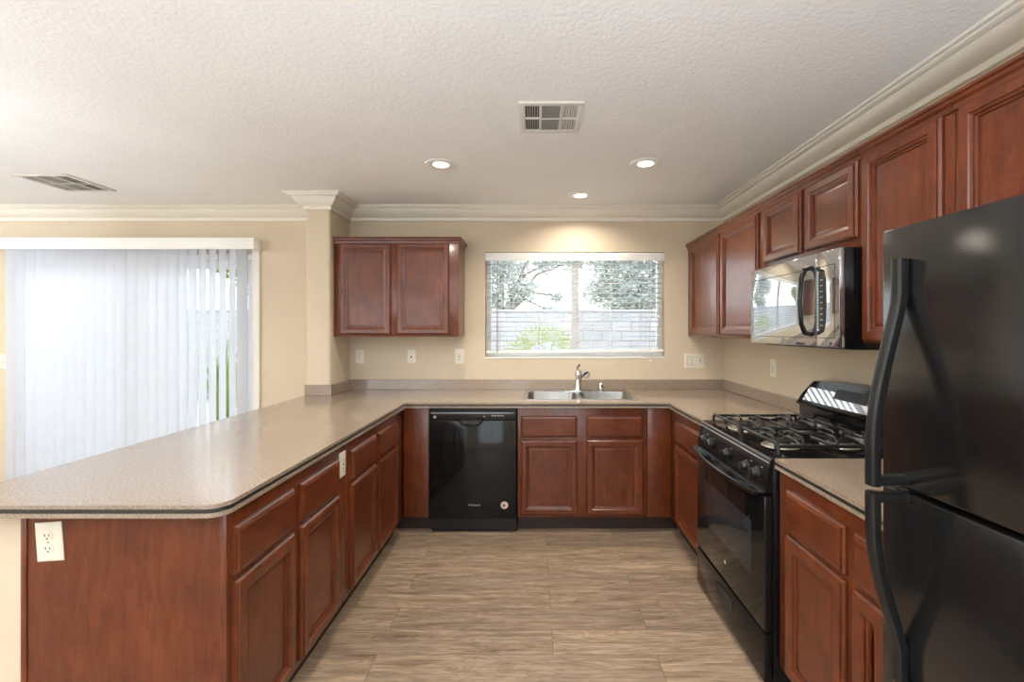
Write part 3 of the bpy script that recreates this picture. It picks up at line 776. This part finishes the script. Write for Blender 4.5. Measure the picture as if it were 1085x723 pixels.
VX0, VX1 = -4.405, -2.425
r = thing('vertical_blind', 'white vertical vane blind drawn across the sliding glass door', 'window blind', ((VX0+VX1)/2, 3.80, 0))
MB().box(XL+.6, -2.322, YB-.116, YB-.106, 2.086, 2.182, .003).box(-2.332, -2.322, YB-.106, YB-.001, 2.086, 2.182, .002).box(XL+.6, -2.332, YB-.106, YB-.001, 2.172, 2.182).build('valance', 'vinyl', r)
MB().box(VX0+.0, -2.36, YB-.080, YB-.035, 2.10, 2.145).build('headrail', 'vinyl', r)
NV = 24; rnd = random.Random(4)
for i in range(NV):
    x = VX0+.042+i*.0832
    a = math.radians(30 if i < 12 else 8-(i-12)*3.4) + rnd.uniform(-.04, .04)
    if i == 0: a = math.radians(40)
    if i == NV-1: a = math.radians(60)
    w2 = .0455; P = []
    m = MB()
    xs = []
    for j in range(7):
        u = -1+2*j/6; bow_ = .011*(1-u*u)
        xs.append((x+math.cos(a)*w2*u-math.sin(a)*bow_*-1, 3.807-math.sin(a)*w2*u*-1-math.cos(a)*bow_))
    vs = []; fs = []
    for z in (.02, 2.095):
        vs += [(p_[0], p_[1], z) for p_ in xs]
    for j in range(6): fs.append((j, j+1, 7+j+1, 7+j))
    o = m.add(vs, fs).build('vane', 'vane', r, fix=False)

# ================================================================== OUTLETS AND SWITCHES (local: face -y, origin at plate centre on the wall)
def receptacle(mb_dark, cx_, cz, face):
    face.lathe((cx_, 0, cz), [(.0165, -.004), (.0165, -.0075), (.0155, -.008)], 20, 'y')
    mb_dark.box(cx_-.0075, cx_-.0055, -.0086, -.0079, cz-.002, cz+.0075)
    mb_dark.box(cx_+.0055, cx_+.0075, -.0086, -.0079, cz-.002, cz+.0065)
    mb_dark.lathe((cx_, -.0079, cz-.008), [(.0024, 0), (.0024, -.0007)], 10, 'y')
def wall_plate(name, label, cat, loc, rz, gangs, w_=.072, h_=.116, tilt=0):
    r = thing(name, label, cat, loc, rz, local=True)
    r.rotation_euler = (0, tilt, rz)
    n = len(gangs); W = w_+.046*(n-1)
    MB().rings(-W/2, W/2, -h_/2, h_/2, [(0, 0), (0, -.002), (.004, -.0055), (.008, -.006)], base=True).build('cover_plate', 'ivory', r)
    for i, g in enumerate(gangs):
        cx_ = (i-(n-1)/2)*.046
        if g == 'duplex':
            f, d = MB(), MB()
            receptacle(d, cx_, .0195, f); receptacle(d, cx_, -.0195, f)
            f.build('receptacle', 'ivory', r); d.build('socket_slots', 'slot', r)
            MB().lathe((cx_, -.005, 0), [(.003, 0), (.003, -.002)], 10, 'y').build('screw', 'steel', r)
        elif g == 'decora':
            f = MB().box(cx_-.0165, cx_+.0165, -.0078, -.004, -.033, .033, .001).build('receptacle', 'ivory', r)
            d = MB()
            for cz in (.0205, -.0205):
                d.box(cx_-.0075, cx_-.0055, -.0086, -.0077, cz-.003, cz+.006).box(cx_+.0055, cx_+.0075, -.0086, -.0077, cz-.003, cz+.005)
                d.lathe((cx_, -.0077, cz-.009), [(.0024, 0), (.0024, -.0008)], 10, 'y')
            d.box(cx_-.006, cx_+.006, -.0088, -.0077, -.004, .004)
            d.build('socket_slots', 'slot', r)
        elif g == 'rocker':
            MB().rings(cx_-.0185, cx_+.0185, -.035, .035, [(0, -.0065), (.001, -.0066)], base=True).build('switch_surround', 'grey', r)
            MB().prism([(-.004, -.033), (-.0075, -.033), (-.0105, .033), (-.004, .033)], cx_-.0165, cx_+.0165, 'x').build('rocker', 'ivory', r)
        elif g == 'jack':
            MB().lathe((cx_, -.005, -.004), [(.008, 0), (.008, -.004), (.005, -.009), (.001, -.009)], 14, 'y').build('jack', 'slot', r)
            for zz in (.042, -.042): MB().lathe((cx_, -.005, zz), [(.003, 0), (.003, -.002)], 10, 'y').build('screw', 'steel', r)
    return r
zo = 1.193
wall_plate('wall_outlet', 'ivory duplex outlet on the back wall, nearest the wall stub', 'outlet', (-1.49, YB, zo), 0, ['duplex'])
wall_plate('wall_jack', 'ivory jack plate with one round socket, under the left wall cabinet', 'wall jack', (-1.052, YB, zo), 0, ['jack'])
wall_plate('wall_outlet', 'ivory outlet on the back wall just left of the window', 'outlet', (-.642, YB, zo), 0, ['decora'], .080, .128)
wall_plate('switch_plate', 'ivory three-gang plate with two rockers and an outlet, right of the window', 'switch', (1.355, YB, 1.157), 0, ['rocker', 'rocker', 'decora'], .080, .125)
wall_plate('wall_outlet', 'ivory outlet on the right wall between range and corner', 'outlet', (XR, 3.07, 1.160), -PI/2, ['decora'], .076, .122)
wall_plate('light_switch', 'ivory light switch at the left edge beside the vertical blind', 'switch', (-4.53, YB, 1.152), 0, ['rocker'], .080, .125)
wall_plate('wall_outlet', 'ivory duplex outlet on the end panel of the peninsula, slightly tilted', 'outlet', (-1.455, 1.3655, .783), 0, ['duplex'], .080, .117, tilt=-.07)
wall_plate('wall_outlet', 'ivory outlet on the filler strip between the peninsula doors', 'outlet', (XFL, 2.175, .775), PI/2, ['decora'], .066, .118)

# ================================================================== CEILING VENTS AND LAMPS
def vent(label, x0, x1, y0, y1, side):
    r = thing('ceiling_vent', label, 'vent', ((x0+x1)/2, (y0+y1)/2, H-.012), group=None)
    fw = .028; f = MB()
    zt, zb = H-.0005, H-.010
    cw = (x1-x0-2*fw); a1 = x0+fw+cw*.30; a2 = x0+fw+cw*.70; ym = (y0+y1)/2
    f.box(x0, x1, y0, y0+fw, zb, zt, .002).box(x0, x1, y1-fw, y1, zb, zt, .002).box(x0, x0+fw, y0+fw, y1-fw, zb, zt, .002).box(x1-fw, x1, y0+fw, y1-fw, zb, zt, .002)
    f.box(a1-.006, a1+.006, y0+fw, y1-fw, zb, zt).box(a2-.006, a2+.006, y0+fw, y1-fw, zb, zt).box(x0+fw, x1-fw, ym-.005, ym+.005, zb, zt)
    f.build('vent_frame', 'vent_white', r)
    MB().box(x0+fw, x1-fw, y0+fw, y1-fw, zt-.0015, zt).build('duct_opening', 'slot', r)
    l = MB()
    for (b0, b1) in ((x0+fw, a1-.006), (a2+.006, x1-fw)):
        k = 6
        for i in range(k):
            xx = b0+(b1-b0)*(i+.5)/k
            s_ = -1 if b0 < (x0+x1)/2 else 1
            l.prism([(xx-.004, zt-.002), (xx-.002, zt-.002), (xx+.003*s_+.001, zb+.001), (xx+.003*s_-.001, zb+.001)], y0+fw, y1-fw, 'y')
    l.build('louvers', 'vent_white', r)
    l = MB()
    for i in range(10):
        yy = y0+fw+(y1-y0-2*fw)*(i+.5)/10
        l.prism([(yy-.006, zt-.002), (yy-.004, zt-.002), (yy+.007, zb+.002), (yy+.005, zb+.002)], a1+.006, a2-.006, 'x')
    l.build('centre_louvers', 'grey', r)
    MB().tube([(x1-fw*.5, ym-.02, zb), (x1-fw*.5-.004, ym-.02, zb-.014)], .002, 6).build('damper_lever', 'vent_white', r)
    for (sx_, sy_) in ((x0+fw*2.2, y0+fw/2), (x1-fw*2.2, y0+fw/2), (x0+fw*2.2, y1-fw/2), (x1-fw*2.2, y1-fw/2)):
        MB().lathe((sx_, sy_, zb-.001), [(.003, 0), (.003, .001)], 8).build('screw', 'grey', r)
vent('white ceiling vent in the middle of the kitchen ceiling, nearer the camera', -.077, .226, 2.06, 2.372, 1)
vent('white ceiling vent at the far left above the sliding door', -3.473, -3.107, 3.02, 3.38, 1)

def lamp(label, x, y, group=None):
    r = thing('recessed_light', label, 'ceiling light', (0, 0, 0), local=True)
    MB().lathe((0, 0, 0), [(.098, -.0005), (.097, -.005), (.088, -.009), (.050, -.0055), (.046, -.003)], 32, cap=False).build('trim_ring', 'white', r)
    MB().lathe((0, 0, 0), [(.047, -.0050), (.035, -.0060), (.002, -.0065)], 28, cap=False).build('lens', 'lens', r)
    d = bpy.data.lights.new('bulb', 'AREA'); d.shape = 'DISK'; d.size = .12; d.energy = LAMP_W; d.color = LAMP_COL; d.spread = math.radians(145)
    o = bpy.data.objects.new('bulb', d); C.objects.link(o); o.parent = r; o.location = (0, 0, -.014)
    r.location = (x, y, H)
    return r
l0 = lamp('lit round recessed ceiling light, left one of the pair before the window', -.59, 2.845)
def lamp_copy(label, x, y, group=None):
    c = copy_tree(l0); c.location = (x, y, H); c['label'] = label
    if group: c['group'] = group
lamp_copy('lit round recessed ceiling light, right one of the pair before the window', .687, 2.83)
lamp_copy('lit round recessed ceiling light directly above the sink, closest to the window', .348, 3.5)
for x, y in ((-.60, 1.32), (.64, 1.32)):
    lamp_copy('recessed ceiling light of the kitchen just above the top edge of view', x, y, 'ceiling lights out of view')
for x, y in ((-3.6, 2.75), (-4.2, .4), (-2.2, .4), (-4.2, -1.9), (-1.6, -1.9), (.6, -1.6)):  # first follows a glow on the ceiling, the rest are added for light
    lamp_copy('unseen recessed ceiling light assumed for the living area', x, y, 'ceiling lights out of view')

# ================================================================== GARDEN
struct('ground', MB().box(-22, 22, YB+T, 30, -.2, -.06), 'ground', smooth=False)
struct('wall_garden', MB().box(-16, 16, 9.5, 9.7, -.1, 1.80).box(-16, 16, 9.48, 9.72, 1.80, 1.85), 'block', smooth=False)
def tree(name, label, x, y, trunk, r_, clumps, leaves, m, seed, size=.10):
    R = random.Random(seed)
    root = thing(name, label, 'tree', (x, y, -.1))
    tm = MB(); tm.tube([(x, y, -.1), (x+.05, y, trunk*.5), (x-.05, y+.05, trunk), (x, y, trunk+.6)], [r_, r_*.8, r_*.6, r_*.3], 8)
    for (cx_, cy_, cz, cr) in clumps:
        tm.tube([(x, y, trunk*.8), ((x+cx_)/2, (y+cy_)/2, (trunk+cz)/2+.2), (cx_, cy_, cz), (cx_+R.uniform(-.4, .4), cy_, cz+cr*.7)], [r_*.5, r_*.3, r_*.15, .006], 6)
    tm.build('trunk', 'bark', root)
    lm = MB()
    tot = sum(c[3]**2 for c in clumps)
    for (cx_, cy_, cz, cr) in clumps:
        for _ in range(int(leaves*cr*cr/tot)):
            d = Vector((R.gauss(0, 1), R.gauss(0, 1), R.gauss(0, 1))).normalized()*cr*R.random()**.45
            c_ = Vector((cx_, cy_, cz))+Vector((d.x, d.y*.8, d.z*.75))
            u = Vector((R.gauss(0, 1), R.gauss(0, 1), R.gauss(0, 1))).normalized(); v_ = u.cross(Vector((R.gauss(0, 1), R.gauss(0, 1), R.gauss(0, 1)))).normalized()
            s_ = size*R.uniform(.6, 1.2)
            lm.add([c_-u*s_, c_+v_*s_*.4, c_+u*s_, c_-v_*s_*.4], [(0, 1, 2, 3)])
    lm.build('foliage', m, root, smooth=False, fix=False)
    return root
tree('garden_tree', 'grey-green sparse tree beyond the garden wall, left half of the window', -.9, 12.5, 2.2, .14,
     [(-1.3, 12.4, 2.2, .75), (-.9, 12.6, 3.1, .8), (-.3, 12.3, 2.5, .45), (.3, 12.5, 3.25, .42), (1.0, 12.5, 3.3, .40), (.55, 12.5, 2.35, .22), (-1.9, 12.5, 3.3, .9), (-1.0, 12.5, 3.9, .8), (.4, 12.5, 3.9, .6), (0.35, 12.4, 1.95, .25)], 9000, 'leaf', 3, .075)
tree('garden_tree', 'dense dark-green tree beyond the garden wall, right half of the window', 2.3, 12.8, 2.0, .15,
     [(1.9, 12.8, 2.5, .6), (2.6, 12.6, 2.3, .85), (3.3, 12.8, 2.7, .9), (2.2, 12.7, 3.3, .8), (3.0, 12.8, 3.7, .8), (1.7, 12.8, 3.6, .55), (3.9, 12.8, 3.3, .8), (3.2, 12.6, 2.0, .6)], 13000, 'leaf', 5, .075)
tree('garden_tree', 'green tree seen through the gaps of the vertical blind', -6.4, 11.0, 1.9, .12,
     [(-6.6, 11, 2.7, .7), (-5.9, 11, 3.0, .6), (-7.2, 11, 3.1, .7)], 3500, 'leaf_bright', 8, .08)
def shrub(label, x, y, h_, n, seed, m='leaf_bright'):
    R = random.Random(seed); root = thing('garden_shrub', label, 'shrub', (x, y, -.06)); mb = MB()
    for i in range(n):
        a = R.uniform(0, 2*PI); l_ = h_*R.uniform(.6, 1.1); sp = R.uniform(.05, .35); w_ = .014
        p0 = Vector((x, y, -.06)); d = Vector((math.cos(a), math.sin(a), 0)); sd = Vector((-d.y, d.x, 0))*w_
        p1 = p0+d*sp*.5+Vector((0, 0, l_*.6)); p2 = p0+d*sp*1.3+Vector((0, 0, l_))
        mb.add([p0-sd, p0+sd, p1+sd, p1-sd, p2], [(0, 1, 2, 3), (3, 2, 4)])
    mb.build('blades', m, root, smooth=False, fix=False); return root
shrub('tall grassy plant outside, seen at the right end of the vertical blind', -4.25, 6.2, 1.30, 130, 3)
shrub('grassy plant outside, seen through the middle of the vertical blind', -5.3, 6.4, 1.15, 110, 6)
# fan palm
px, py, pz = .20, 6.4, 1.07
r = thing('fan_palm', 'yellow-green fan palm in the garden behind the window', 'palm', (px, py, -.06))
MB().tube([(px, py, -.06), (px+.02, py, .4), (px, py, pz)], [.10, .085, .06], 10).build('trunk', 'bark', r)
R = random.Random(11)
for i, (ang, ln) in enumerate(((-72, .62), (-30, .55), (14, .50), (62, .42))):
    a = math.radians(ang); yy = R.uniform(-.25, .25)
    hub = Vector((px+math.sin(a)*ln*.62, py+yy, pz+math.cos(a)*ln*.50-.05))
    mb = MB().tube([(px, py, pz-.05), ((px+hub.x)/2, py+yy/2, (pz+hub.z)/2+.02), hub], .008, 6)
    for k in range(13):
        b = a*.8+math.radians(-108+k*18); l_ = .34*R.uniform(.85, 1.05)*(1 if abs(k-6) < 5 else .8)
        d = Vector((math.sin(b), R.uniform(-.15, .15), math.cos(b))); sd = Vector((math.cos(b), 0, -math.sin(b)))*.013
        mid_ = hub+d*l_*.55
        mb.add([hub, mid_+sd, mid_-sd, hub+d*l_+Vector((0, 0, -.03)), ], [(0, 1, 3, 2)])
    mb.build('frond', 'leaf_bright', r, smooth=False, fix=False)
